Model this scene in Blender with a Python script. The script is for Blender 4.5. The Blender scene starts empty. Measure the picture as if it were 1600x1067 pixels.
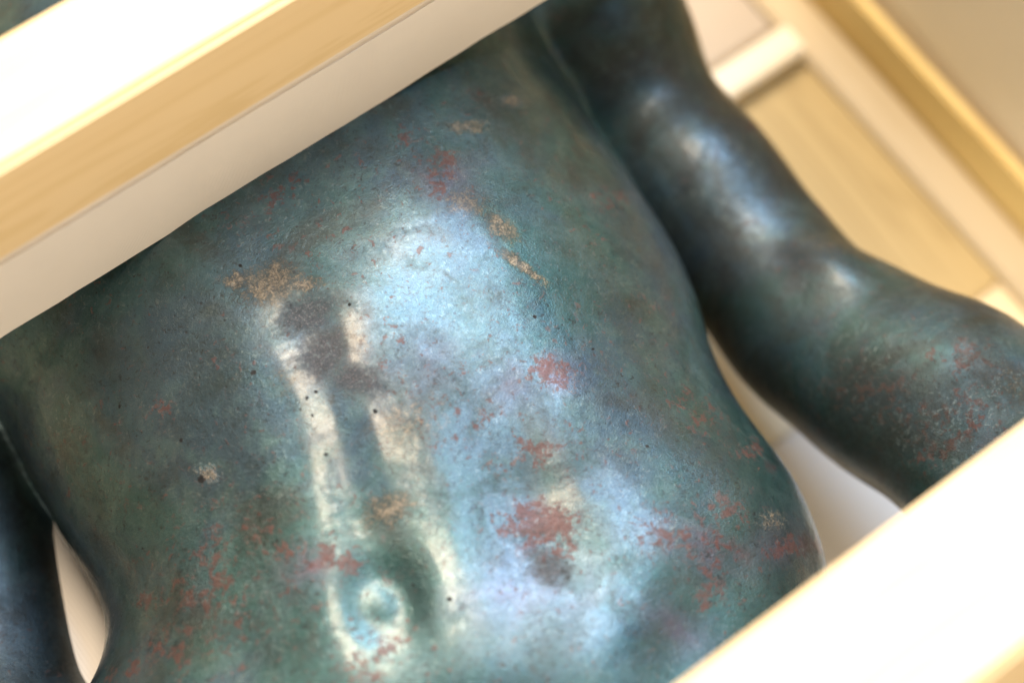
import bpy, bmesh, math, random
import numpy as np
from mathutils import Matrix, Vector

random.seed(4)
rng = np.random.default_rng(4)
S = bpy.context.scene
COL = S.collection

# ------------------------------------------------------------------ camera
# photograph is 1600x1067; focal length in its pixels, orientation from the
# vanishing points of the crate's three directions (metres; Z up, X along the
# crossbars, Y towards the statue's head, z = 0 at the front of the torso)
F = 3111.0
DIST = 0.92


def unit(v):
    v = np.array(v, float)
    return v / np.linalg.norm(v)


AX = unit([9267, -6247, F])
UP = -unit([-175, 1289, F])
UP = unit(UP - AX * (UP @ AX))
AY = np.cross(UP, AX)
FW = np.array([AX[2], AY[2], UP[2]])
CAM = -DIST * FW


def at(x, y, z):
    """world point at height z that the photograph shows at (x, y)"""
    d = np.array([x - 800, y - 533.5, F])
    r = np.array([d @ AX, d @ AY, d @ UP])
    return CAM + r * ((z - CAM[2]) / r[2])


def depth(p):
    return float((np.array(p) - CAM) @ FW)


cd = bpy.data.cameras.new("camera")
cam = bpy.data.objects.new("camera", cd)
COL.objects.link(cam)
S.camera = cam
cd.sensor_width = 36.0
cd.lens = F / 1600 * 36.0
rx = np.array([AX[0], AY[0], UP[0]])
ry = -np.array([AX[1], AY[1], UP[1]])
rz = -FW
cam.matrix_world = Matrix(((rx[0], ry[0], rz[0], CAM[0]), (rx[1], ry[1], rz[1], CAM[1]),
                           (rx[2], ry[2], rz[2], CAM[2]), (0, 0, 0, 1)))
cd.clip_start, cd.clip_end = 0.02, 60
cd.dof.use_dof = True
cd.dof.focus_distance = depth(at(630, 480, 0.0))
cd.dof.aperture_fstop = 2.4
cd.dof.aperture_blades = 0

# ------------------------------------------------------------------ world, lamps, exposure
w = bpy.data.worlds.new("World")
S.world = w
w.use_nodes = True
bg = w.node_tree.nodes["Background"]
bg.inputs[0].default_value = (1.0, 0.90, 0.76, 1)
bg.inputs[1].default_value = 0.13


def area(name, color, power, loc, target, sx, sy, zrot):
    l = bpy.data.lights.new(name, "AREA")
    l.shape = "RECTANGLE"
    l.size, l.size_y, l.color, l.energy = sx, sy, color, power
    o = bpy.data.objects.new(name, l)
    COL.objects.link(o)
    z = (Vector(loc) - Vector(target)).normalized()
    y = Vector((math.sin(zrot), math.cos(zrot), 0))
    x = y.cross(z).normalized()
    y = z.cross(x)
    m = Matrix((x, y, z)).transposed().to_4x4()
    m.translation = loc
    o.matrix_world = m
    return o


ZR = math.radians(12)
area("window_light", (0.45, 0.69, 1.0), 53, (0.90, 0.55, 1.60), (0.0, 0.1, 0), 0.66, 1.46, ZR)
area("ceiling_lamp", (1.0, 0.80, 0.58), 76, (0.26, 0.75, 1.60), (0.0, 0.1, 0), 0.60, 1.24, ZR)
area("fill_light", (1.0, 0.87, 0.72), 96, (-2.10, -2.10, 0.95), (0.0, 0.1, 0), 1.3, 0.9, 0.0)  # added fill lamp, no actual window; brightens bar sides and crate wall

S.view_settings.view_transform = "Standard"
S.view_settings.look = "None"
S.view_settings.exposure = 0.0
S.view_settings.gamma = 1.0
S.render.engine = "CYCLES"
S.cycles.use_denoising = True
S.cycles.max_bounces = 8


# ------------------------------------------------------------------ node helpers
class NT:
    def __init__(self, name):
        self.m = bpy.data.materials.new(name)
        self.m.use_nodes = True
        self.t = self.m.node_tree
        self.b = self.t.nodes["Principled BSDF"]

    def n(self, typ, **kw):
        nd = self.t.nodes.new(typ)
        for k, v in kw.items():
            setattr(nd, k, v)
        return nd

    def link(self, a, b):
        self.t.links.new(a, b)

    def setin(self, sock, v):
        if hasattr(v, "is_output") or isinstance(v, bpy.types.NodeSocket):
            self.link(v, sock)
        else:
            sock.default_value = v

    def coord(self):
        return self.n("ShaderNodeTexCoord").outputs["Object"]

    def mapping(self, v, scale=(1, 1, 1), rot=(0, 0, 0), loc=(0, 0, 0)):
        nd = self.n("ShaderNodeMapping")
        self.link(v, nd.inputs[0])
        nd.inputs["Scale"].default_value = scale
        nd.inputs["Rotation"].default_value = rot
        nd.inputs["Location"].default_value = loc
        return nd.outputs[0]

    def noise(self, v, scale, detail=4, rough=0.55, dist=0.0):
        nd = self.n("ShaderNodeTexNoise")
        self.link(v, nd.inputs["Vector"])
        nd.inputs["Scale"].default_value = scale
        nd.inputs["Detail"].default_value = detail
        nd.inputs["Roughness"].default_value = rough
        nd.inputs["Distortion"].default_value = dist
        return nd.outputs["Fac"]

    def voro(self, v, scale, out="Distance", rand=1.0):
        nd = self.n("ShaderNodeTexVoronoi")
        self.link(v, nd.inputs["Vector"])
        nd.inputs["Scale"].default_value = scale
        nd.inputs["Randomness"].default_value = rand
        return nd.outputs[out]

    def math(self, op, a, b=0.0, c=0.0, clamp=False):
        nd = self.n("ShaderNodeMath", operation=op, use_clamp=clamp)
        self.setin(nd.inputs[0], a)
        self.setin(nd.inputs[1], b)
        self.setin(nd.inputs[2], c)
        return nd.outputs[0]

    def ss(self, v, lo, hi, a=0.0, b=1.0):
        nd = self.n("ShaderNodeMapRange", interpolation_type="SMOOTHSTEP")
        self.setin(nd.inputs[0], v)
        self.setin(nd.inputs[1], lo)
        self.setin(nd.inputs[2], hi)
        self.setin(nd.inputs[3], a)
        self.setin(nd.inputs[4], b)
        return nd.outputs[0]

    def mix(self, f, a, b):
        nd = self.n("ShaderNodeMix", data_type="RGBA")
        self.setin(nd.inputs[0], f)
        self.setin(nd.inputs[6], a if not isinstance(a, tuple) else (*a, 1))
        self.setin(nd.inputs[7], b if not isinstance(b, tuple) else (*b, 1))
        return nd.outputs[2]

    def attr(self, name):
        nd = self.n("ShaderNodeAttribute", attribute_name=name)
        return nd.outputs["Fac"]

    def bump(self, h, strength, dist, normal=None):
        nd = self.n("ShaderNodeBump")
        self.link(h, nd.inputs["Height"])
        nd.inputs["Strength"].default_value = strength
        nd.inputs["Distance"].default_value = dist
        if normal is not None:
            self.link(normal, nd.inputs["Normal"])
        return nd.outputs[0]


# ------------------------------------------------------------------ materials
def bronze_material(holes):
    k = NT("patinated_bronze")
    v = k.coord()
    big = k.noise(v, 11, 5, 0.6, 0.6)
    big2 = k.noise(k.mapping(v, loc=(3.1, 1.7, 0.4)), 16, 6, 0.62, 0.9)
    mid = k.noise(v, 60, 6, 0.65, 0.5)
    fine = k.noise(v, 330, 5, 0.7)
    
    col = k.mix(k.ss(big, 0.38, 0.62), (0.034, 0.088, 0.084), (0.045, 0.080, 0.106))
    col = k.mix(k.ss(big2, 0.50, 0.70, 0, 0.75), col, (0.046, 0.050, 0.042))
    col = k.mix(k.ss(mid, 0.46, 0.72, 0, 0.65), col, (0.076, 0.140, 0.136))
    col = k.mix(k.ss(mid, 0.50, 0.30, 0, 0.55), col, (0.030, 0.048, 0.052))
    pur = k.attr("purple")
    col = k.mix(k.math("MULTIPLY", pur, k.ss(mid, 0.35, 0.65, 0.3, 0.9)), col, (0.105, 0.080, 0.125))
    bl = k.attr("blue")
    col = k.mix(k.math("MULTIPLY", bl, k.ss(mid, 0.30, 0.65, 0.15, 0.6)), col, (0.046, 0.086, 0.130))
    # rust blotches
    rn = k.math("ADD", k.math("MULTIPLY", k.noise(k.mapping(v, loc=(0.7, 0.2, 0.9)), 120, 6, 0.7, 0.6), 0.55),
                k.math("MULTIPLY", k.noise(k.mapping(v, loc=(0.1, 0.6, 0.3)), 330, 5, 0.72, 0.4), 0.45))
    red = k.ss(k.math("ADD", k.attr("red"), k.math("ADD", k.math("MULTIPLY", k.math("SUBTRACT", mid, 0.5), 1.6), k.math("MULTIPLY", k.math("SUBTRACT", rn, 0.5), 2.0))), 0.25, 0.95)
    red = k.math("MULTIPLY", red, k.ss(k.attr("red"), 0.03, 0.3))
    col = k.mix(k.math("MULTIPLY", red, 0.6), col, (0.120, 0.038, 0.042))
    ra = k.attr("rust")
    thr = k.math("SUBTRACT", 0.655, k.math("MULTIPLY", ra, 0.20))
    rust = k.ss(k.math("SUBTRACT", rn, thr), -0.01, 0.05)
    rcol = k.mix(k.noise(v, 150, 3), (0.072, 0.022, 0.019), (0.118, 0.046, 0.032))
    fl = k.noise(k.mapping(v, loc=(6.7, 3.2, 1.9)), 260, 4, 0.6, 0.7)
    fz = k.noise(k.mapping(v, loc=(1.7, 8.2, 0.9)), 22, 4, 0.6)
    fleck = k.math("MULTIPLY", k.ss(fl, 0.615, 0.66), k.ss(k.math("ADD", fz, k.math("MULTIPLY", ra, 0.35)), 0.46, 0.66))
    rust = k.math("MAXIMUM", rust, k.math("MULTIPLY", fleck, 0.85))
    col = k.mix(k.math("MULTIPLY", rust, 0.8), col, rcol)
    # ochre / bare metal crusts
    gn = k.noise(v, 260, 8, 0.8, 0.2)
    gs = k.noise(v, 1100, 3, 0.7)
    sp = k.math("ADD", k.math("MULTIPLY", k.math("SUBTRACT", gn, 0.5), 2.6), k.math("MULTIPLY", k.math("SUBTRACT", gs, 0.5), 0.8))
    ga, da = k.attr("gold"), k.attr("dark")
    gold = k.math("MULTIPLY", k.ss(k.math("ADD", ga, sp), 0.25, 0.95), k.ss(ga, 0.04, 0.35))
    gcol = k.mix(k.ss(k.math("ADD", k.math("MULTIPLY", gs, 0.45), k.math("MULTIPLY", gn, 0.55)), 0.42, 0.62), (0.050, 0.042, 0.032), (0.300, 0.235, 0.155))
    col = k.mix(k.math("MULTIPLY", gold, 0.85), col, gcol)
    dk = k.math("MULTIPLY", k.ss(k.math("ADD", da, k.math("MULTIPLY", sp, 0.7)), 0.15, 1.0), k.ss(da, 0.04, 0.35))
    dcol = k.mix(k.ss(gs, 0.50, 0.74), (0.040, 0.040, 0.044), (0.190, 0.165, 0.165))
    col = k.mix(k.math("MULTIPLY", dk, 0.8), col, dcol)
    # small pits and pale specks
    def spots(scale, r, keep, off):
        vv = k.mapping(v, loc=off)
        nd = k.n("ShaderNodeTexVoronoi")
        k.link(vv, nd.inputs["Vector"])
        nd.inputs["Scale"].default_value = scale
        sep = k.n("ShaderNodeSeparateColor")
        k.link(nd.outputs["Color"], sep.inputs[0])
        on = k.math("LESS_THAN", sep.outputs[0], keep)
        rr = k.math("MULTIPLY", sep.outputs[1], r)
        s = k.ss(k.math("SUBTRACT", k.math("ADD", nd.outputs["Distance"], k.math("MULTIPLY", k.math("SUBTRACT", fine, 0.5), 0.25)), rr), 0.06, -0.02)
        return k.math("MULTIPLY", s, on)
    pits = spots(300, 0.17, 0.26, (0.3, 0.1, 0.2))
    pits2 = spots(90, 0.07, 0.06, (0.8, 0.5, 0.1))
    specks = spots(380, 0.20, 0.10, (1.3, 0.9, 0.7))
    col = k.mix(k.math("MULTIPLY", specks, 0.3), col, (0.21, 0.25, 0.25))
    pit = k.math("MAXIMUM", pits, pits2)
    col = k.mix(k.math("MULTIPLY", pit, 0.75), col, (0.026, 0.026, 0.028))
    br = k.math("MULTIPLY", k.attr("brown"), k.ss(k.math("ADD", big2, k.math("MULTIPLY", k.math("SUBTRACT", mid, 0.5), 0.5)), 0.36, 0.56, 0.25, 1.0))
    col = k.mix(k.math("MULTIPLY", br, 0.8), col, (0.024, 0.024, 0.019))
    haze = k.ss(k.noise(k.mapping(v, loc=(2.2, 0.3, 1.4)), 34, 7, 0.7, 0.3), 0.50, 0.75, 0, 0.45)
    col = k.mix(haze, col, (0.090, 0.130, 0.142))
    chip = k.noise(k.mapping(v, loc=(0.4, 1.9, 0.8)), 330, 6, 0.78, 0.7)
    zone = k.noise(k.mapping(v, loc=(4.4, 2.9, 0.8)), 30, 4, 0.6)
    col = k.mix(k.math("MULTIPLY", k.ss(chip, 0.45, 0.37), k.ss(zone, 0.35, 0.6, 0.30, 0.95)), col, (0.020, 0.026, 0.027))
    col = k.mix(k.math("MULTIPLY", k.ss(chip, 0.55, 0.63), k.ss(zone, 0.65, 0.4, 0.03, 0.42)), col, (0.170, 0.215, 0.215))
    shade = k.attr("arm_shade")  # shade of the left arm, mixed into the base colour
    col = k.mix(k.math("MULTIPLY", shade, k.ss(mid, 0.25, 0.6, 1.0, 0.75)), col, (0.010, 0.011, 0.010))
    hole = None
    jig = k.math("MULTIPLY", k.math("SUBTRACT", k.noise(v, 380, 4), 0.5), 0.0034)
    for c, rad in holes:
        nd = k.n("ShaderNodeVectorMath", operation="DISTANCE")
        k.link(v, nd.inputs[0])
        nd.inputs[1].default_value = tuple(c)
        m = k.ss(k.math("ADD", nd.outputs["Value"], jig), rad * 0.95, rad * 0.55)
        hole = m if hole is None else k.math("MAXIMUM", hole, m)
    col = k.mix(hole, col, (0.006, 0.006, 0.006))
    k.link(col, k.b.inputs["Base Color"])
    rough = k.math("ADD", 0.165, k.math("MULTIPLY", k.math("SUBTRACT", mid, 0.5), 0.22))
    rough = k.math("ADD", rough, k.math("MULTIPLY", rust, 0.14))
    wax = k.noise(k.mapping(v, loc=(5.1, 0.4, 2.2)), 30, 6, 0.65, 0.8)
    rough = k.math("ADD", rough, k.ss(wax, 0.42, 0.60, 0.10, -0.04))
    rough = k.math("ADD", rough, k.math("MULTIPLY", k.math("MAXIMUM", br, shade), 0.08))
    rough = k.math("ADD", rough, k.math("MULTIPLY", k.attr("dull"), 0.15))
    rough = k.math("ADD", rough, k.math("MULTIPLY", dk, 0.22))
    rough = k.math("ADD", rough, k.math("MULTIPLY", hole, 0.5), clamp=True)
    rough = k.math("ADD", rough, k.math("MULTIPLY", k.math("SUBTRACT", chip, 0.5), -0.55), clamp=True)
    k.link(k.math("ADD", k.math("MULTIPLY", rough, 0.7), 0.25, clamp=True), k.b.inputs["Roughness"])
    k.b.inputs["IOR"].default_value = 1.45
    k.link(k.math("MULTIPLY", 0.5, k.math("SUBTRACT", 1.0, k.math("MULTIPLY", k.attr("dull"), 0.8))), k.b.inputs["Specular IOR Level"])
    k.link(k.math("MULTIPLY", k.math("MULTIPLY", 0.70, k.math("SUBTRACT", 1.0, k.math("MULTIPLY", k.attr("dull"), 0.45))), k.math("SUBTRACT", 1.0, k.math("MAXIMUM", k.math("MULTIPLY", dk, 0.9), k.math("MULTIPLY", k.math("MAXIMUM", rust, gold), 0.5)))), k.b.inputs["Metallic"])
    k.link(k.math("MULTIPLY", k.math("MULTIPLY", k.math("MULTIPLY", k.ss(wax, 0.36, 0.58, 0.25, 0.62), k.math("SUBTRACT", 1.0, k.math("MULTIPLY", k.attr("dull"), 0.8))), k.math("SUBTRACT", 1.0, k.math("MULTIPLY", k.math("MAXIMUM", br, shade), 0.55))), k.math("SUBTRACT", 1.0, k.math("MAXIMUM", k.math("MULTIPLY", dk, 0.9), k.math("MULTIPLY", rust, 0.55)))), k.b.inputs["Coat Weight"])
    k.b.inputs["Coat IOR"].default_value = 1.5
    k.link(k.math("ADD", rough, 0.06), k.b.inputs["Coat Roughness"])
    # relief
    cr = k.noise(k.mapping(v, rot=(0, 0, 0.55), scale=(1, 2.0, 1)), 150, 6, 0.7, 1.0)
    crust = k.math("MULTIPLY", cr, k.math("ADD", k.math("MULTIPLY", k.attr("crust"), 2.2), 0.45))
    ca = k.attr("crust")
    h = k.math("ADD", k.math("MULTIPLY", fine, k.math("ADD", 0.20, k.math("MULTIPLY", ca, 0.35))),
               k.math("MULTIPLY", gs, k.math("ADD", 0.26, k.math("MULTIPLY", ca, 0.95))))
    h = k.math("ADD", h, k.math("MULTIPLY", crust, 0.26))
    h = k.math("ADD", h, k.math("MULTIPLY", mid, 0.25))
    h = k.math("ADD", h, k.math("MULTIPLY", k.math("MULTIPLY", k.math("ADD", gold, dk), gs), 0.8))
    h = k.math("ADD", h, k.math("MULTIPLY", rust, 0.08))
    h = k.math("ADD", h, k.math("MULTIPLY", chip, k.math("ADD", 0.38, k.math("MULTIPLY", ca, 1.15))))
    h = k.math("SUBTRACT", h, k.math("MULTIPLY", pit, 0.2))
    k.link(k.bump(h, 0.55, 0.0011), k.b.inputs["Normal"])
    return k.m


def wood_material(name, c0, c1, scale, rough=0.5, axis=0):
    k = NT(name)
    v = k.coord()
    st = [14.0, 14.0, 14.0]
    st[axis] = 1.1
    vv = k.mapping(v, scale=tuple(s * scale for s in st))
    a = k.noise(vv, 2.2, 4, 0.55, 1.2)
    rings = k.math("SINE", k.math("MULTIPLY", a, 34.0))
    b = k.noise(k.mapping(v, scale=tuple(s * scale * 6 for s in st)), 4.0, 3, 0.6)
    f = k.math("ADD", k.math("MULTIPLY", k.ss(rings, -0.2, 1.0), 0.55), k.math("MULTIPLY", b, 0.5))
    k.link(k.mix(k.ss(f, 0.15, 0.95), c0, c1), k.b.inputs["Base Color"])
    k.b.inputs["Roughness"].default_value = rough
    k.link(k.bump(b, 0.15, 0.0006), k.b.inputs["Normal"])
    return k.m


def fabric_material(name, c, weave=900.0, blot=0.06):
    k = NT(name)
    v = k.coord()
    a = k.noise(v, 14, 4)
    k.link(k.mix(k.ss(a, 0.3, 0.7), c, tuple(x * (1 - blot) for x in c)), k.b.inputs["Base Color"])
    k.b.inputs["Roughness"].default_value = 0.85
    wv = k.n("ShaderNodeTexWave", wave_type="BANDS", bands_direction="X")
    k.link(v, wv.inputs["Vector"])
    wv.inputs["Scale"].default_value = weave / 2
    w2 = k.n("ShaderNodeTexWave", wave_type="BANDS", bands_direction="Z")
    k.link(v, w2.inputs["Vector"])
    w2.inputs["Scale"].default_value = weave / 2
    h = k.math("ADD", wv.outputs["Fac"], w2.outputs["Fac"])
    h = k.math("ADD", k.math("MULTIPLY", h, 0.5), k.math("MULTIPLY", k.noise(v, 240, 3), 0.7))
    k.link(k.bump(h, 0.30, 0.0006), k.b.inputs["Normal"])
    return k.m


PINE = wood_material("planed_pine", (0.80, 0.60, 0.33), (0.74, 0.54, 0.27), 1.0)
PINE_Y = wood_material("pine_rail", (0.47, 0.35, 0.15), (0.40, 0.29, 0.115), 1.0, axis=1)
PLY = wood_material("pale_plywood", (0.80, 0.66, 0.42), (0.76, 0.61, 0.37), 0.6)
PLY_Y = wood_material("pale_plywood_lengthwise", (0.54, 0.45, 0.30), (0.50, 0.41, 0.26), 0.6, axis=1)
CLOTH = fabric_material("cream_pad_cloth", (0.80, 0.73, 0.63))
OCHRE = wood_material("ochre_batten", (0.82, 0.64, 0.28), (0.74, 0.55, 0.22), 1.0, axis=1)
SPRUCE = wood_material("white_spruce", (0.84, 0.76, 0.60), (0.80, 0.71, 0.54), 0.8)
PLY_PALE = wood_material("blond_plywood", (0.84, 0.74, 0.54), (0.80, 0.69, 0.48), 0.6, axis=1)
LINING = fabric_material("beige_lining", (0.88, 0.80, 0.64), 300.0, 0.03)
FELT = fabric_material("beige_felt", (0.46, 0.40, 0.33), 300.0, 0.05)
FOAM = fabric_material("white_foam_sheet", (0.83, 0.80, 0.77), 300.0, 0.03)


def concrete():
    k = NT("grey_floor")
    v = k.coord()
    k.link(k.mix(k.noise(v, 3, 6), (0.34, 0.32, 0.29), (0.42, 0.40, 0.37)), k.b.inputs["Base Color"])
    k.b.inputs["Roughness"].default_value = 0.7
    return k.m


# ------------------------------------------------------------------ object helpers
def link(o, parent=None):
    COL.objects.link(o)
    if parent is not None:
        o.parent = parent
    return o


def thing(name, loc, label, cat, group=None):
    o = bpy.data.objects.new(name, None)
    o.location = loc
    o["label"], o["category"] = label, cat
    if group:
        o["group"] = group
    return link(o)


def box(name, lo, hi, mat, parent=None, bevel=0.002, seg=2, wobble=0.0):
    """a bevelled board between two world corners; its origin at the base centre"""
    lo, hi = np.array(lo, float), np.array(hi, float)
    c = (lo + hi) / 2
    c[2] = lo[2]
    bm = bmesh.new()
    bmesh.ops.create_cube(bm, size=1)
    for q in bm.verts:
        p = (np.array(q.co) + 0.5) * (hi - lo) + lo - c
        q.co = p
    if wobble:
        bmesh.ops.subdivide_edges(bm, edges=[e for e in bm.edges if abs((e.verts[0].co - e.verts[1].co).x) > 0.1], cuts=60, use_grid_fill=True)
        for q in bm.verts:
            x = q.co.x
            q.co.z += wobble * (math.sin(x * 61) * 0.5 + math.sin(x * 143 + 1) * 0.3 + math.sin(x * 310) * 0.2) * (1 if q.co.z < 0.02 else 0)
            q.co.y += wobble * (math.sin(x * 47 + 2) * 0.6 + math.sin(x * 190 + 1) * 0.3)
    edges = [e for e in bm.edges if len(e.link_faces) == 2 and e.calc_face_angle(0) > 0.8]
    if bevel:
        bmesh.ops.bevel(bm, geom=edges, offset=bevel, segments=seg, affect="EDGES", clamp_overlap=True)
    me = bpy.data.meshes.new(name)
    bm.to_mesh(me)
    bm.free()
    for p in me.polygons:
        p.use_smooth = True
    me.set_sharp_from_angle(angle=math.radians(50))
    me.materials.append(mat)
    o = bpy.data.objects.new(name, me)
    base = np.array(parent.location) if parent is not None else np.zeros(3)
    o.location = c - base
    return link(o, parent)


def prism(name, prof, y0, y1, mat, parent=None, bevel=0.002):
    """extrude an XZ outline from y0 to y1"""
    bm = bmesh.new()
    a = [bm.verts.new((x, y0, z)) for x, z in prof]
    f = bm.faces.new(a)
    r = bmesh.ops.extrude_face_region(bm, geom=[f])
    bmesh.ops.translate(bm, verts=[g for g in r["geom"] if isinstance(g, bmesh.types.BMVert)], vec=(0, y1 - y0, 0))
    bmesh.ops.recalc_face_normals(bm, faces=bm.faces)
    bmesh.ops.bevel(bm, geom=[e for e in bm.edges if e.calc_face_angle(0) > 0.8], offset=bevel, segments=2, affect="EDGES")
    me = bpy.data.meshes.new(name)
    bm.to_mesh(me)
    bm.free()
    me.materials.append(mat)
    o = bpy.data.objects.new(name, me)
    if parent is not None:
        o.location = -np.array(parent.location)
    return link(o, parent)


# ------------------------------------------------------------------ setting and crate
ZF = -0.252                      # inside floor of the crate
WL, WR = -0.50, 0.372            # inner faces of its sides
YH, YT = 0.80, -1.55
WT = 0.20
g = box("floor", (-6, -6, ZF - 0.13), (6, 6, ZF - 0.12), concrete(), bevel=0)
g["kind"] = "structure"

crate = thing("packing_crate", (0, 0, ZF - 0.12), "open pale wooden packing crate in which the bronze figure lies", "crate")
box("runner", (WL - 0.06, 0.45, ZF - 0.12), (WR + 0.100, 0.54, ZF - 0.024), PINE, crate)
box("runner", (WL - 0.06, -1.29, ZF - 0.12), (WR + 0.100, -1.20, ZF - 0.024), PINE, crate)
# floor boards run across the crate
ys = np.linspace(YT, YH, 14)
for i in range(13):
    box("floor_board", (WL - 0.03, ys[i] + 0.001, ZF - 0.022), (WR + 0.100, ys[i + 1] - 0.001, ZF - random.uniform(0, 0.0008)), PLY, crate, 0.0015)
box("foam_sheet", (WL + 0.002, YT + 0.02, ZF + 0.001), (0.2450, -0.0685, ZF + 0.006), FOAM, crate, 0.002)
box("lining_sheet", (WL + 0.002, 0.150, ZF + 0.001), (0.3400, YH - 0.02, ZF + 0.006), FELT, crate, 0.002)
box("foam_sheet", (WL + 0.002, -0.067, ZF + 0.001), (-0.10, 0.129, ZF + 0.006), FOAM, crate, 0.002)
box("plywood_panel", (-0.098, -0.0675, ZF + 0.001), (0.186, 0.1212, ZF + 0.004), PLY_PALE, crate, 0.001)
box("plywood_panel", (0.1865, -0.0675, ZF + 0.001), (0.3408, 0.1212, ZF + 0.004), PINE_Y, crate, 0.001)
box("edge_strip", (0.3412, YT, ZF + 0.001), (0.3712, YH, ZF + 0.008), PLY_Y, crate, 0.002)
box("side_batten", (WR, YT, ZF + 0.001), (WR + 0.008, YH, ZF + 0.047), OCHRE, crate, 0.0015)
ls = box("lining_sheet", (WR + 0.0085, YT, ZF + 0.002), (WR + 0.014, YH, WT + 0.004), LINING, crate, 0.002)
ls.rotation_euler = (0, math.radians(8), 0)
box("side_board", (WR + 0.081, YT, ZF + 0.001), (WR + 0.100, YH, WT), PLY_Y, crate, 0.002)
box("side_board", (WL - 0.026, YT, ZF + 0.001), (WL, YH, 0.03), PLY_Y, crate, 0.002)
box("end_board", (WL - 0.03, YH + 0.001, ZF + 0.001), (WR + 0.100, YH + 0.024, WT), PLY, crate, 0.002)
box("end_board", (WL - 0.03, YT - 0.024, ZF + 0.001), (WR + 0.100, YT - 0.001, WT), PLY, crate, 0.002)
box("cross_batten", (0.05, 0.1215, ZF + 0.001), (0.3405, 0.1430, -0.232), SPRUCE, crate, 0.002)

fb = box("foam_block", (-0.275, -0.16, ZF + 0.0065), (-0.188, 0.140, -0.125), FOAM, bevel=0.008, seg=3)
fb["label"], fb["category"] = "white foam block wedged between the bronze waist and the dark hanging arm", "foam block"

# ------------------------------------------------------------------ padded crossbars
def crossbar(y0, y1, label, ztop=0.138, zj=0.068, bottom=0.0):
    t = thing("padded_crossbar", (-0.06, (y0 + y1) / 2, bottom), label, "crossbar", "padded bars across the crate")
    box("timber_beam", (-0.495, y0, zj + 0.0006), (0.4180, y1, ztop), PINE, t, 0.003, 3)
    box("pad", (-0.40, y0 + 0.0004, bottom), (0.30, y1 - 0.0004, zj), CLOTH, t, 0.003, 3, wobble=0.0004)
    return t


crossbar(0.1355, 0.1885, "cream padded pine bar across the chest, pressed against the bronze near the arm pit")
cb = crossbar(-0.250, -0.181, "pale padded pine bar crossing the hips below the navel, at the lower corner")
cb.rotation_euler = (math.radians(-10), 0, 0)      # this bar lies slightly rolled towards the head
cb.location.y -= 0.0245
cb.location.z -= 0.002


# ------------------------------------------------------------------ the bronze figure
def P(x, y, z=-0.105):
    return at(x, y, z)


def catmull(pts, per=8):
    pts = np.array(pts)
    n = len(pts)
    out = []
    for i in range(n):
        p0, p1, p2, p3 = pts[i - 1], pts[i], pts[(i + 1) % n], pts[(i + 2) % n]
        for t in np.linspace(0, 1, per, endpoint=False):
            out.append(0.5 * (2 * p1 + (p2 - p0) * t + (2 * p0 - 5 * p1 + 4 * p2 - p3) * t * t + (3 * p1 - p0 - 3 * p2 + p3) * t ** 3))
    return np.array(out)


ZC = -0.105
outline_px = [(-60, 640), (0, 655), (40, 730), (90, 825), (140, 905), (163, 955), (170, 1010), (160, 1080), (130, 1180), (100, 1300),
              (110, 1450), (350, 1560), (700, 1560), (1050, 1500), (1240, 1350), (1290, 1180), (1300, 1030),
              (1287, 900), (1268, 835), (1238, 770), (1195, 710), (1150, 650), (1112, 575), (1094, 510), (1072, 450), (1035, 380),
              (980, 300), (915, 205), (872, 140), (850, 60), (840, -60), (760, -190), (560, -250), (330, -260), (120, -160),
              (-40, 20), (-130, 230), (-170, 420), (-130, 560)]
outline = catmull([P(x, y)[:2] for x, y in outline_px])

H = 0.0026
X0, X1, Y0, Y1, Z0, Z1 = -0.52, 0.30, -1.44, 0.62, -0.25, 0.07
gx, gy, gz = np.arange(X0, X1, H), np.arange(Y0, Y1, H), np.arange(Z0, Z1, H)
gx, gy, gz = gx.astype(np.float32), gy.astype(np.float32), gz.astype(np.float32)


def poly_sd(px, py, poly):
    d2 = np.full(px.shape, 1e9, np.float32)
    ins = np.zeros(px.shape, bool)
    n = len(poly)
    for i in range(n):
        a, b = poly[i], poly[(i + 1) % n]
        ex, ey = b - a
        wx, wy = px - a[0], py - a[1]
        t = np.clip((wx * ex + wy * ey) / (ex * ex + ey * ey + 1e-12), 0, 1)
        d2 = np.minimum(d2, (wx - ex * t) ** 2 + (wy - ey * t) ** 2)
        if a[1] != b[1]:
            c = ((a[1] <= py) & (py < b[1])) | ((b[1] <= py) & (py < a[1]))
            ins ^= c & (px < a[0] + (py - a[1]) / (b[1] - a[1]) * ex)
    return np.where(ins, 1, -1) * np.sqrt(d2)


def blur(a, n, times=2):
    for _ in range(times):
        for ax in (0, 1):
            p = np.concatenate([np.repeat(np.take(a, [0], ax), n, ax), a, np.repeat(np.take(a, [-1], ax), n + 1, ax)], ax)
            c = np.cumsum(p, ax, dtype=np.float64)
            m = a.shape[ax]
            a = (np.take(c, range(2 * n + 1, 2 * n + 1 + m), ax) - np.take(c, range(0, m), ax)) / (2 * n + 1) if False else \
                (np.take(c, np.arange(m) + 2 * n, ax) - np.where(np.expand_dims(np.arange(m), 1 - ax) > 0, np.take(c, np.maximum(np.arange(m) - 1, 0), ax), 0)) / (2 * n + 1)
    return a.astype(np.float32)


PX, PY = np.meshgrid(gx, gy, indexing="ij")
dist = blur(poly_sd(PX, PY, outline), 3)

# relief of the front: anisotropic gaussian forms placed on the torso
relief = np.zeros(PX.shape, np.float32)


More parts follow.
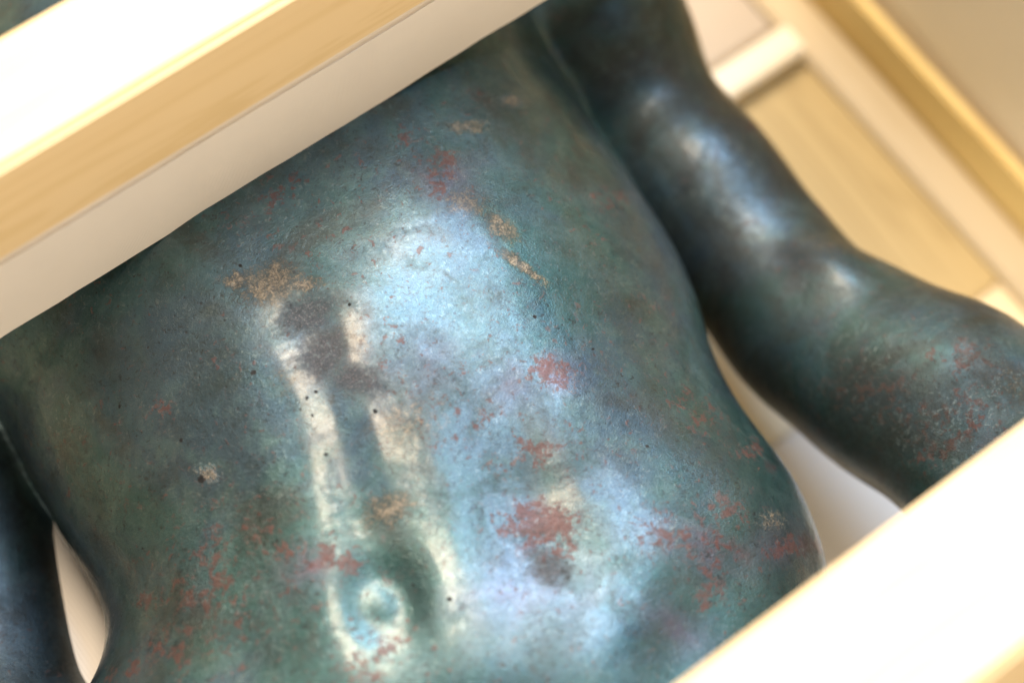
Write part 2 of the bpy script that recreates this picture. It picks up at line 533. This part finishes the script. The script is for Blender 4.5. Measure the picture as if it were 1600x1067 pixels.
def form(x, y, sx, sy, ang, amp, z=0.0, power=1.0):
    """swelling (amp > 0) or hollow at photo point x, y; sizes in mm along / across a direction given in the photo (deg, 0 = right, 90 = down)"""
    c = at(x, y, z)
    q = at(x + 60 * math.cos(math.radians(ang)), y + 60 * math.sin(math.radians(ang)), z)
    u = unit((q - c)[:2])
    dx, dy = PX - c[0], PY - c[1]
    a = (dx * u[0] + dy * u[1]) / (sx / 1000)
    b = (-dx * u[1] + dy * u[0]) / (sy / 1000)
    relief[...] += (amp / 1000) * np.exp(-(0.5 * (a * a + b * b)) ** power)


def groove(pts, width, amp, z=0.0):
    """a line of hollow / ridge through photo points"""
    w3 = np.array([at(x, y, z)[:2] for x, y in pts])
    best = np.full(PX.shape, 9.0, np.float32)
    for a, b in zip(w3[:-1], w3[1:]):
        e = b - a
        t = np.clip(((PX - a[0]) * e[0] + (PY - a[1]) * e[1]) / (e @ e), 0, 1)
        best = np.minimum(best, np.hypot(PX - a[0] - e[0] * t, PY - a[1] - e[1] * t))
    relief[...] += (amp / 1000) * np.exp(-0.5 * (best / (width / 1000)) ** 2)


def step(pts, width, amp, length, z=0.0):
    """surface climbs by amp mm across a line (towards its right in the photo) and eases back over a length"""
    w3 = np.array([at(x, y, z)[:2] for x, y in pts])
    best, side, along = np.full(PX.shape, 9.0), np.zeros(PX.shape), np.ones(PX.shape)
    for a, b in zip(w3[:-1], w3[1:]):
        e = b - a
        traw = ((PX - a[0]) * e[0] + (PY - a[1]) * e[1]) / (e @ e)
        t = np.clip(traw, 0, 1)
        d = np.hypot(PX - a[0] - e[0] * t, PY - a[1] - e[1] * t)
        m = d < best
        best = np.where(m, d, best)
        side = np.where(m, (PY - a[1]) * e[0] - (PX - a[0]) * e[1], side)
    q = np.where(side > 0, best, -best) * 1000
    ends = np.array([w3[0], w3[-1]])
    u = unit(w3[-1] - w3[0])
    L = (w3[-1] - w3[0]) @ u
    lo = (PX - w3[0][0]) * u[0] + (PY - w3[0][1]) * u[1]
    f = np.clip((lo + 0.022) / 0.050, 0, 1) * np.clip((L + 0.022 - lo) / 0.060, 0, 1)
    sm = np.clip(q / width + 0.5, 0, 1)
    sm = 0.6 * sm + 0.4 * sm * sm * (3 - 2 * sm)
    relief[...] += (amp / 1000 * sm * np.exp(-(np.maximum(q, 0) / length) ** 2) * f * f * (3 - 2 * f)).astype(np.float32)


# rib cage and upper abdomen
form(655, 490, 60, 54, 60, 8.0, power=1.6)
form(385, 610, 54, 40, 70, 5.0, power=1.6)
form(660, 190, 60, 50, 20, 3.0)
form(300, 380, 60, 50, 20, 3.0)
form(700, 1180, 105, 150, 60, 6.0)
# rectus columns either side of the linea alba
form(455, 760, 75, 24, 72, 3.6)
form(675, 740, 70, 24, 75, 3.0)
form(500, 900, 40, 14, 78, 2.0)
form(690, 900, 42, 16, 82, 2.5)
MID = [(495, 480), (520, 570), (550, 660), (575, 770), (602, 880)]
step(MID, 19.0, 3.4, 48)
groove([(x - 26, y) for x, y in MID], 6.0, -0.2)
form(500, 525, 13, 10, 60, -1.8)
# side muscle, right
step([(868, 560), (856, 680), (862, 780), (885, 860)], 26, 1.5, 50)
form(930, 640, 40, 20, 66, 1.6)
form(870, 880, 16, 14, 0, -1.4)
form(1190, 830, 40, 26, 60, 6.0)
form(860, 1010, 50, 34, 20, 4.0)
groove([(1040, 1067), (1080, 980), (1130, 910), (1200, 850)], 11, -3.0)
# side muscle, left
groove([(310, 560), (330, 700), (350, 860), (380, 1000)], 14, -2.0)
form(240, 900, 40, 26, 80, 4.0)
# navel
form(604, 947, 13, 12, 80, -4.4, power=1.3)
form(636, 960, 13, 5, 75, -0.9)
form(595, 948, 6.0, 5.0, 40, 2.2, power=1.2)
# slow waves of the hand-worked surface
for _ in range(160):
    form(random.uniform(-50, 1300), random.uniform(0, 1067), random.uniform(7, 18), random.uniform(6, 12), random.uniform(0, 180), random.gauss(0, 0.10))

Rin, Hh = 0.125, 0.104
s = np.maximum(Rin - dist, 0)
fade = np.clip(dist / 0.05, 0, 1)
rel = relief * fade * fade * (3 - 2 * fade)
field = np.empty((len(gx), len(gy), len(gz)), np.float32)
s3 = s[:, :, None]
z3 = gz[None, None, :] - ZC
zt = np.where(z3 > 0, z3 - rel[:, :, None] * np.clip(z3 / 0.06, 0, 1), z3 * 1.08)
k0 = np.sqrt((s3 / Rin) ** 2 + (zt / Hh) ** 2) + 1e-6
k1 = np.sqrt((s3 / Rin ** 2) ** 2 + (zt / Hh ** 2) ** 2) + 1e-6
field[...] = k0 * (k0 - 1) / k1
del k0, k1, zt


def smin_block(fn, lo, hi, k):
    i0, i1 = [np.clip(np.searchsorted(gx, v), 0, len(gx)) for v in (lo[0], hi[0])]
    j0, j1 = [np.clip(np.searchsorted(gy, v), 0, len(gy)) for v in (lo[1], hi[1])]
    l0, l1 = [np.clip(np.searchsorted(gz, v), 0, len(gz)) for v in (lo[2], hi[2])]
    if i0 >= i1 or j0 >= j1 or l0 >= l1:
        return
    b = fn(gx[i0:i1, None, None], gy[None, j0:j1, None], gz[None, None, l0:l1])
    a = field[i0:i1, j0:j1, l0:l1]
    h = np.maximum(k - np.abs(a - b), 0) / k
    field[i0:i1, j0:j1, l0:l1] = np.minimum(a, b) - h * h * k * 0.25


def cone(a, b, ra, rb, k=0.02, flat=1.0):
    a, b = np.array(a, np.float32), np.array(b, np.float32)
    e = b - a
    L2 = float(e @ e)

    def fn(x, y, z):
        wx, wy, wz = x - a[0], y - a[1], z - a[2]
        t = np.clip((wx * e[0] + wy * e[1] + wz * e[2]) / L2, 0, 1)
        r = ra + (rb - ra) * t
        return np.sqrt((wx - e[0] * t) ** 2 + (wy - e[1] * t) ** 2 + ((wz - e[2] * t) * flat) ** 2) - r
    m = max(ra, rb) + k + 0.02
    smin_block(fn, np.minimum(a, b) - m, np.maximum(a, b) + m, k)


def ell(c, r, k=0.02):
    c, r = np.array(c, np.float32), np.array(r, np.float32)

    def fn(x, y, z):
        qx, qy, qz = x - c[0], y - c[1], z - c[2]
        u = np.sqrt((qx / r[0]) ** 2 + (qy / r[1]) ** 2 + (qz / r[2]) ** 2) + 1e-6
        v = np.sqrt((qx / r[0] ** 2) ** 2 + (qy / r[1] ** 2) ** 2 + (qz / r[2] ** 2) ** 2) + 1e-6
        return u * (u - 1) / v
    smin_block(fn, c - r - k - 0.02, c + r + k + 0.02, k)


def chain(nodes, k):
    for (pa, ra), (pb, rb) in zip(nodes[:-1], nodes[1:]):
        cone(pa, pb, ra, rb, k)


# arms first (a small blend keeps the crease at the arm pit), then neck, head, thighs
RA = [(P(800, -120, -0.092), 0.058), (P(895, 45, -0.117), 0.0535), (P(948, 125, -0.130), 0.0475), (P(1000, 205, -0.134), 0.0430), (P(1100, 312, -0.134), 0.0400), (P(1190, 415, -0.132), 0.0390),
      (P(1262, 505, -0.122), 0.0405), (P(1330, 548, -0.112), 0.0430), (P(1410, 602, -0.098), 0.0468), (P(1510, 655, -0.080), 0.0490), (P(1600, 800, -0.06), 0.042), (P(1640, 980, -0.03), 0.034)]


def smooth_chain(nodes, k, per=5):
    """pass a smooth curve with smoothly varying thickness through the joints"""
    a = np.array([np.append(p, q) for p, q in nodes])
    a = np.vstack([2 * a[0] - a[1], a, 2 * a[-1] - a[-2]])
    out = []
    for i in range(1, len(a) - 2):
        p0, p1, p2, p3 = a[i - 1:i + 3]
        for t in np.linspace(0, 1, per, endpoint=False):
            out.append(0.5 * (2 * p1 + (p2 - p0) * t + (2 * p0 - 5 * p1 + 4 * p2 - p3) * t * t + (3 * p1 - p0 - 3 * p2 + p3) * t ** 3))
    out.append(a[-2])
    chain([(o[:3], o[3]) for o in out], k)


smooth_chain(RA, 0.012)
# biceps, elbow and forearm muscles
ell(P(1090, 280, -0.128), (0.030, 0.040, 0.0365), 0.03)
ell(P(1304, 458, -0.092), (0.014, 0.026, 0.0235), 0.016)
ell(P(922, 60, -0.112), (0.045, 0.045, 0.047), 0.03)

LA = [(P(-160, 470, -0.115), 0.058), (P(-130, 630, -0.130), 0.050), (P(-74, 790, -0.145), 0.0475), (P(-34, 950, -0.150), 0.0455), (P(-8, 1090, -0.148), 0.044),
      (P(10, 1250, -0.135), 0.046), (P(60, 1450, -0.12), 0.036), (P(90, 1560, -0.11), 0.030)]
smooth_chain(LA, 0.012)
# hands with five fingers, beyond the frame
for w_, d_, side in ((np.array(RA[-1][0]), unit([-0.25, -1, 0.05]), 1), (np.array(LA[-1][0]), unit([0.05, -1, -0.05]), -1)):
    lat = unit(np.cross(d_, [0, 0, 1]))
    palm = w_ + d_ * 0.06
    cone(w_, w_ + d_ * 0.035, 0.027, 0.026, 0.015, 1.2)
    cone(palm - lat * 0.016, palm + lat * 0.016 + d_ * 0.01, 0.024, 0.022, 0.015, 1.7)
    for q, ln in ((-1.5, 0.055), (-0.5, 0.068), (0.5, 0.072), (1.5, 0.064)):
        r0 = palm + lat * 0.0185 * q * side + d_ * 0.026
        m1 = r0 + d_ * ln * 0.5 + np.array([0, 0, -0.004])
        cone(r0, m1, 0.0095, 0.0085, 0.004)
        cone(m1, m1 + d_ * ln * 0.45 + np.array([0, 0, -0.016]), 0.0085, 0.007, 0.004)
    t0 = palm - d_ * 0.02 + lat * 0.026 * side
    cone(t0, t0 + d_ * 0.03 + lat * 0.022 * side, 0.012, 0.010, 0.006)
    cone(t0 + d_ * 0.03 + lat * 0.022 * side, t0 + d_ * 0.058 + lat * 0.026 * side, 0.010, 0.008, 0.005)

notch = P(190, -110, -0.06)
axis = unit((P(210, -106) - P(480, 470))[:2])
ax3 = np.array([axis[0], axis[1], 0])
lat3 = np.array([axis[1], -axis[0], 0])
cone(notch - ax3 * 0.02 + [0, 0, -0.035], notch + ax3 * 0.10 + [0, 0, -0.035], 0.058, 0.050, 0.045)
hc = notch + ax3 * 0.185 + np.array([0, 0, -0.035])
ell(hc + ax3 * 0.015, (0.078, 0.088, 0.088), 0.02)
ell(hc - ax3 * 0.055 + [0, 0, 0.022], (0.050, 0.052, 0.058), 0.03)
cone(hc + ax3 * 0.012 + [0, 0, 0.088], hc - ax3 * 0.030 + [0, 0, 0.100], 0.007, 0.012, 0.014)
cone(hc - ax3 * 0.055 - lat3 * 0.018 + [0, 0, 0.076], hc - ax3 * 0.055 + lat3 * 0.018 + [0, 0, 0.076], 0.006, 0.006, 0.008)
cone(hc - ax3 * 0.064 - lat3 * 0.014 + [0, 0, 0.075], hc - ax3 * 0.064 + lat3 * 0.014 + [0, 0, 0.075], 0.006, 0.006, 0.008)
for sgn in (-1, 1):
    ell(hc + ax3 * 0.006 + lat3 * sgn * 0.031 + [0, 0, 0.072], (0.013, 0.011, 0.010), 0.008)
    cone(hc + ax3 * 0.022 + lat3 * sgn * 0.014 + [0, 0, 0.084], hc + ax3 * 0.020 + lat3 * sgn * 0.045 + [0, 0, 0.070], 0.007, 0.006, 0.012)
    ell(hc - ax3 * 0.012 + lat3 * sgn * 0.078 + [0, 0, -0.005], (0.016, 0.028, 0.018), 0.01)
for _ in range(70):                                    # locks of hair
    a, b = random.uniform(0, 2 * math.pi), random.uniform(-0.6, 0.75)
    dv = unit(ax3 * (0.55 + 0.5 * random.random()) + lat3 * math.cos(a) + np.array([0, 0, math.sin(a) * 0.75 - 0.15]))
    p = hc + ax3 * 0.015 + dv * np.array([0.078, 0.088, 0.088])
    cone(p, p + lat3 * random.uniform(-0.012, 0.012) + ax3 * random.uniform(-0.02, 0.0), 0.012, 0.008, 0.006)
cone(P(330, 1380), P(300, 1900, -0.12), 0.085, 0.066, 0.05)
cone(P(1010, 1330), P(960, 1880, -0.12), 0.085, 0.066, 0.05)
for hip, kn in ((P(330, 1380), P(300, 1900, -0.12)), (P(1010, 1330), P(960, 1880, -0.12))):
    out = -1 if hip[0] < P(700, 1350)[0] else 1
    knee = np.array([kn[0] + out * 0.005, -0.70, -0.130])
    cone(kn, knee, 0.066, 0.052, 0.04)
    calf = np.array([knee[0] + out * 0.010, -0.86, -0.165])
    ankle = np.array([knee[0] + out * 0.004, -1.12, -0.195])
    cone(knee, calf, 0.050, 0.054, 0.03)
    cone(calf, ankle, 0.054, 0.031, 0.03)
    heel = ankle + np.array([0, -0.035, -0.016])
    cone(ankle, heel, 0.031, 0.030, 0.02)
    ball = heel + np.array([out * 0.035, -0.055, 0.150])
    cone(heel, ball, 0.029, 0.027, 0.025)
    for q in range(5):
        b0 = ball + np.array([out * (q - 2) * 0.0155, -0.004, 0.004])
        cone(b0, b0 + np.array([out * 0.004, -0.010, 0.046 - 0.005 * q]), 0.0125 - 0.0008 * q, 0.0095 - 0.0006 * q, 0.006)


def surface_nets(f, org, h):
    ins = f < 0
    cnt = np.zeros(tuple(n - 1 for n in f.shape), np.uint8)
    corners = [(a, b, c) for a in (0, 1) for b in (0, 1) for c in (0, 1)]
    nx, ny, nz = cnt.shape
    for a, b, c in corners:
        cnt += ins[a:a + nx, b:b + ny, c:c + nz]
    act = (cnt > 0) & (cnt < 8)
    idx = np.argwhere(act)
    lut = np.full(cnt.shape, -1, np.int32)
    lut[act] = np.arange(len(idx))
    vals = {o: f[idx[:, 0] + o[0], idx[:, 1] + o[1], idx[:, 2] + o[2]] for o in corners}
    acc = np.zeros((len(idx), 3))
    num = np.zeros(len(idx))
    for o in corners:
        for ax in range(3):
            if o[ax] == 0:
                p = list(o)
                p[ax] = 1
                va, vb = vals[o], vals[tuple(p)]
                m = (va < 0) != (vb < 0)
                t = va[m] / (va[m] - vb[m])
                pt = np.tile(np.array(o, float), (m.sum(), 1))
                pt[:, ax] = t
                acc[m] += pt
                num[m] += 1
    verts = (idx + acc / num[:, None]) * h + org
    quads = []
    for ax in range(3):
        sl0, sl1 = [slice(None)] * 3, [slice(None)] * 3
        sl0[ax], sl1[ax] = slice(0, -1), slice(1, None)
        ch = ins[tuple(sl0)] != ins[tuple(sl1)]
        e = np.argwhere(ch)
        u, v = (ax + 1) % 3, (ax + 2) % 3
        e = e[(e[:, u] > 0) & (e[:, v] > 0) & (e[:, u] < f.shape[u] - 1) & (e[:, v] < f.shape[v] - 1)]
        inside_first = ins[e[:, 0], e[:, 1], e[:, 2]]
        q = []
        for du, dv in ((-1, -1), (0, -1), (0, 0), (-1, 0)):
            c = e.copy()
            c[:, u] += du
            c[:, v] += dv
            q.append(lut[c[:, 0], c[:, 1], c[:, 2]])
        q = np.stack(q, 1)
        q[~inside_first] = q[~inside_first][:, ::-1]
        quads.append(q)
    return verts, np.concatenate(quads)


field[:, :, 0] = np.maximum(field[:, :, 0], 0.01)
field[0], field[-1], field[:, 0], field[:, -1] = 0.01, 0.01, 0.01, 0.01
V, Q = surface_nets(field, np.array([X0, Y0, Z0]), H)
del field

me = bpy.data.meshes.new("bronze_statue")
me.vertices.add(len(V))
me.vertices.foreach_set("co", V.astype(np.float32).ravel())
me.loops.add(Q.size)
me.loops.foreach_set("vertex_index", Q.astype(np.int32).ravel())
me.polygons.add(len(Q))
me.polygons.foreach_set("loop_start", np.arange(0, Q.size, 4, dtype=np.int32))
me.polygons.foreach_set("use_smooth", np.ones(len(Q), bool))
me.update(calc_edges=True)
me.validate()

# --- corrosion marks, each fixed to a place on the metal
rel_ = V - CAM
cx = rel_ @ rx
cy = -(rel_ @ ry)
cz = rel_ @ FW
IMG = np.stack([800 + F * cx / cz, 533.5 + F * cy / cz], 1)


def locate(x, y):
    d = np.hypot(IMG[:, 0] - x, IMG[:, 1] - y)
    c = np.where(d < 8)[0]
    if len(c) == 0:
        return V[d.argmin()]
    return V[c[cz[c].argmin()]]


masks = {n: np.zeros(len(V), np.float32) for n in ("rust", "gold", "dark", "purple", "blue", "crust", "brown", "dull", "arm_shade", "red")}


def mark(kind, x, y, a, b, ang, amt=1.0, soft=1.0):
    """elliptical mark; radii in photo pixels at the torso (about 0.3 mm each)"""
    c = locate(x, y)
    q = at(x + 60 * math.cos(math.radians(ang)), y + 60 * math.sin(math.radians(ang)), c[2])
    u = unit((q - c)[:2]) if np.hypot(*(q - c)[:2]) > 1e-6 else np.array([1.0, 0])
    d = V - c
    s_ = 0.0003
    p = (d[:, 0] * u[0] + d[:, 1] * u[1]) / (a * s_)
    r = (-d[:, 0] * u[1] + d[:, 1] * u[0]) / (b * s_)
    zz = d[:, 2] / (max(a, b) * s_ * 2 + 0.02)
    m = np.exp(-(p * p + r * r + zz * zz) * soft)
    masks[kind][:] = np.maximum(masks[kind], amt * m)


for a in [(725, 315, 32, 24, 0), (785, 350, 34, 20, 40), (812, 406, 50, 9, 38, 1.3), (425, 440, 34, 48, 70), (370, 430, 16, 28, 90), (478, 440, 14, 30, 90), (735, 195, 14, 36, 80),
          (800, 150, 14, 22, 60), (610, 790, 26, 40, 75, 0.9), (640, 650, 50, 70, 70, 0.5), (320, 735, 22, 12, 30, 0.9), (450, 590, 26, 40, 70, 0.4), (1215, 810, 22, 40, 60, 0.6), (560, 530, 26, 20, 40, .5), (1590, 600, 40, 40, 0, 0.5)]:
    mark("gold", *a)
for a in [(482, 490, 30, 50, 65, 1.2), (508, 550, 36, 46, 50, 1.2), (562, 590, 50, 26, 20, 1.1), (1540, 600, 80, 60, 0, 0.55), (862, 882, 40, 28, 30, 0.75), (780, 455, 34, 22, 60, 0.4), (727, 312, 24, 20, 0, 0.4),
          (1560, 700, 80, 40, -30, 0.6)]:
    mark("dark", *a)
for a in [(690, 260, 60, 40, 100, 0.75), (640, 210, 40, 25, 0, .6), (860, 575, 26, 44, 80, 0.95), (840, 700, 34, 50, 80, 0.75), (845, 815, 40, 60, 80, 1.15), (800, 820, 30, 20, 0, 0.9),
          (880, 850, 40, 30, 0, 0.8), (1140, 790, 40, 24, 30, 0.9), (1100, 840, 60, 30, 20, 0.6), (520, 870, 50, 20, 20, 0.85), (450, 860, 40, 30, 0, 0.6), (220, 930, 20, 16, 0, 1.0),
          (195, 1040, 18, 50, 90, 0.7), (245, 640, 30, 30, 0, 0.7), (380, 830, 90, 60, 40, 0.55), (350, 920, 120, 70, 20, 0.6), (300, 1010, 120, 60, 0, 0.5), (1240, 850, 20, 60, 60, 0.9),
          (1180, 700, 20, 60, 50, 0.7), (1100, 640, 60, 60, 0, .55), (1300, 330, 20, 70, 45, 0.9), (1180, 190, 16, 60, 50, 0.8), (1350, 600, 80, 50, 30, 0.5), (1480, 660, 90, 50, -20, 0.6),
          (1400, 640, 60, 60, 0, 0.45), (1520, 560, 70, 50, 0, 0.5), (1030, 830, 60, 50, 0, 0.6), (960, 300, 40, 60, 60, .5), (1110, 910, 40, 50, 0, .7), (740, 160, 30, 50, 60, .5),
          (1040, 470, 60, 40, 0, .35), (700, 640, 160, 80, 40, .35), (560, 1040, 60, 40, 0, 0.6), (600, 1000, 40, 30, 0, .7), (420, 310, 80, 40, -30, .55)]:
    mark("rust", *a)
for a in [(848, 800, 30, 62, 95, 0.9), (835, 840, 40, 30, 0, 0.7), (860, 570, 26, 40, 90, 0.6), (505, 870, 46, 24, 15, 0.6), (540, 830, 24, 30, 0, 0.4), (1130, 850, 60, 24, 20, 0.5), (1140, 790, 26, 18, 0, 0.6),
          (1275, 850, 20, 60, 70, 0.9), (1215, 725, 14, 60, 50, 0.6), (690, 265, 30, 26, 0, 0.45), (210, 1045, 14, 40, 90, 0.4), (1170, 190, 16, 60, 55, 0.5), (1500, 680, 50, 20, -20, 0.3), (560, 1050, 40, 24, 0, .5)]:
    mark("red", *a)
for a in [(870, 580, 36, 36, 0, 0.9), (790, 590, 60, 60, 0, 0.6), (820, 920, 120, 60, 0, 0.7), (1090, 850, 80, 40, 20, 0.8), (1060, 980, 30, 60, 110, 0.9), (700, 280, 40, 50, 100, 0.8), (480, 880, 50, 40, 0, 0.6),
          (1230, 850, 40, 90, 60, .6), (690, 560, 50, 60, 0, 0.5), (1250, 430, 90, 60, 40, 0.5)]:
    mark("purple", *a)
for a in [(330, 450, 160, 60, -35, 0.9), (260, 580, 120, 90, 0, 0.7), (60, 980, 90, 160, 90, 1.0), (650, 440, 150, 120, 0, 0.6), (1430, 610, 90, 60, 0, 0.6), (850, 1000, 200, 90, 0, 0.7), (420, 560, 100, 60, 0, .5)]:
    mark("blue", *a)
for a in [(640, 650, 110, 170, 75, 1.0), (840, 720, 90, 150, 80, 0.9), (460, 440, 90, 60, 40, 0.9), (540, 570, 80, 60, 40, 1.0), (740, 320, 80, 60, 40, .8), (760, 460, 70, 60, 0, .5),
          (1130, 830, 130, 90, 40, .8), (1540, 680, 120, 80, 0, 1.0), (360, 900, 160, 100, 20, .5), (690, 260, 70, 60, 0, .8), (440, 600, 60, 60, 0, .6)]:
    mark("crust", *a)
HOLES = ((308, 745, 8), (400, 576, 5.5), (276, 687, 4), (216, 857, 4), (480, 620, 3.5), (490, 642, 3), (377, 413, 4), (512, 704, 3.5), (497, 608, 3), (471, 634, 2.5),
         (548, 470, 2.5), (700, 930, 4), (840, 492, 3.5), (590, 640, 4), (640, 910, 3), (1010, 690, 3.5), (350, 500, 3), (180, 640, 3.5), (430, 840, 3), (930, 540, 3))
mark("dull", 1530, 620, 130, 100, 0, 1.0)
mark("dull", 1272, 850, 26, 90, 165, 1.0)
mark("brown", 1272, 850, 26, 90, 165, 1.0)
# right arm has browner patina than the trunk; left arm's shade is painted in
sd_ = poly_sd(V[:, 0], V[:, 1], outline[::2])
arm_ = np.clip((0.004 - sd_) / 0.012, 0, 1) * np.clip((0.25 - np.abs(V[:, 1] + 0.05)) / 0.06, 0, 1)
masks["arm_shade"] = np.maximum(masks["arm_shade"], np.where(V[:, 0] < 0, 0.85 * arm_, 0)).astype(np.float32)
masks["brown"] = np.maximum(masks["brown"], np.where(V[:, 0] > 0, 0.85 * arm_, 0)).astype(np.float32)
for a in [(170, 560, 90, 50, 20, 0.6), (800, 170, 60, 40, 50, 0.6), (960, 470, 70, 40, 70, 0.5), (330, 960, 80, 50, 30, 0.5), (1120, 720, 70, 40, 50, 0.5)]:
    mark("brown", *a)
masks["rust"] += 0.24
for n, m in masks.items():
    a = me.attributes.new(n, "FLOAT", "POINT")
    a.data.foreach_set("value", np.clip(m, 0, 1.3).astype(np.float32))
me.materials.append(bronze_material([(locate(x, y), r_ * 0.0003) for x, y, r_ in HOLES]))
st = bpy.data.objects.new("bronze_statue", me)
st["label"] = "bronze male figure with green patina lying on its back, bare torso and bent arm showing"
st["category"] = "statue"
link(st)
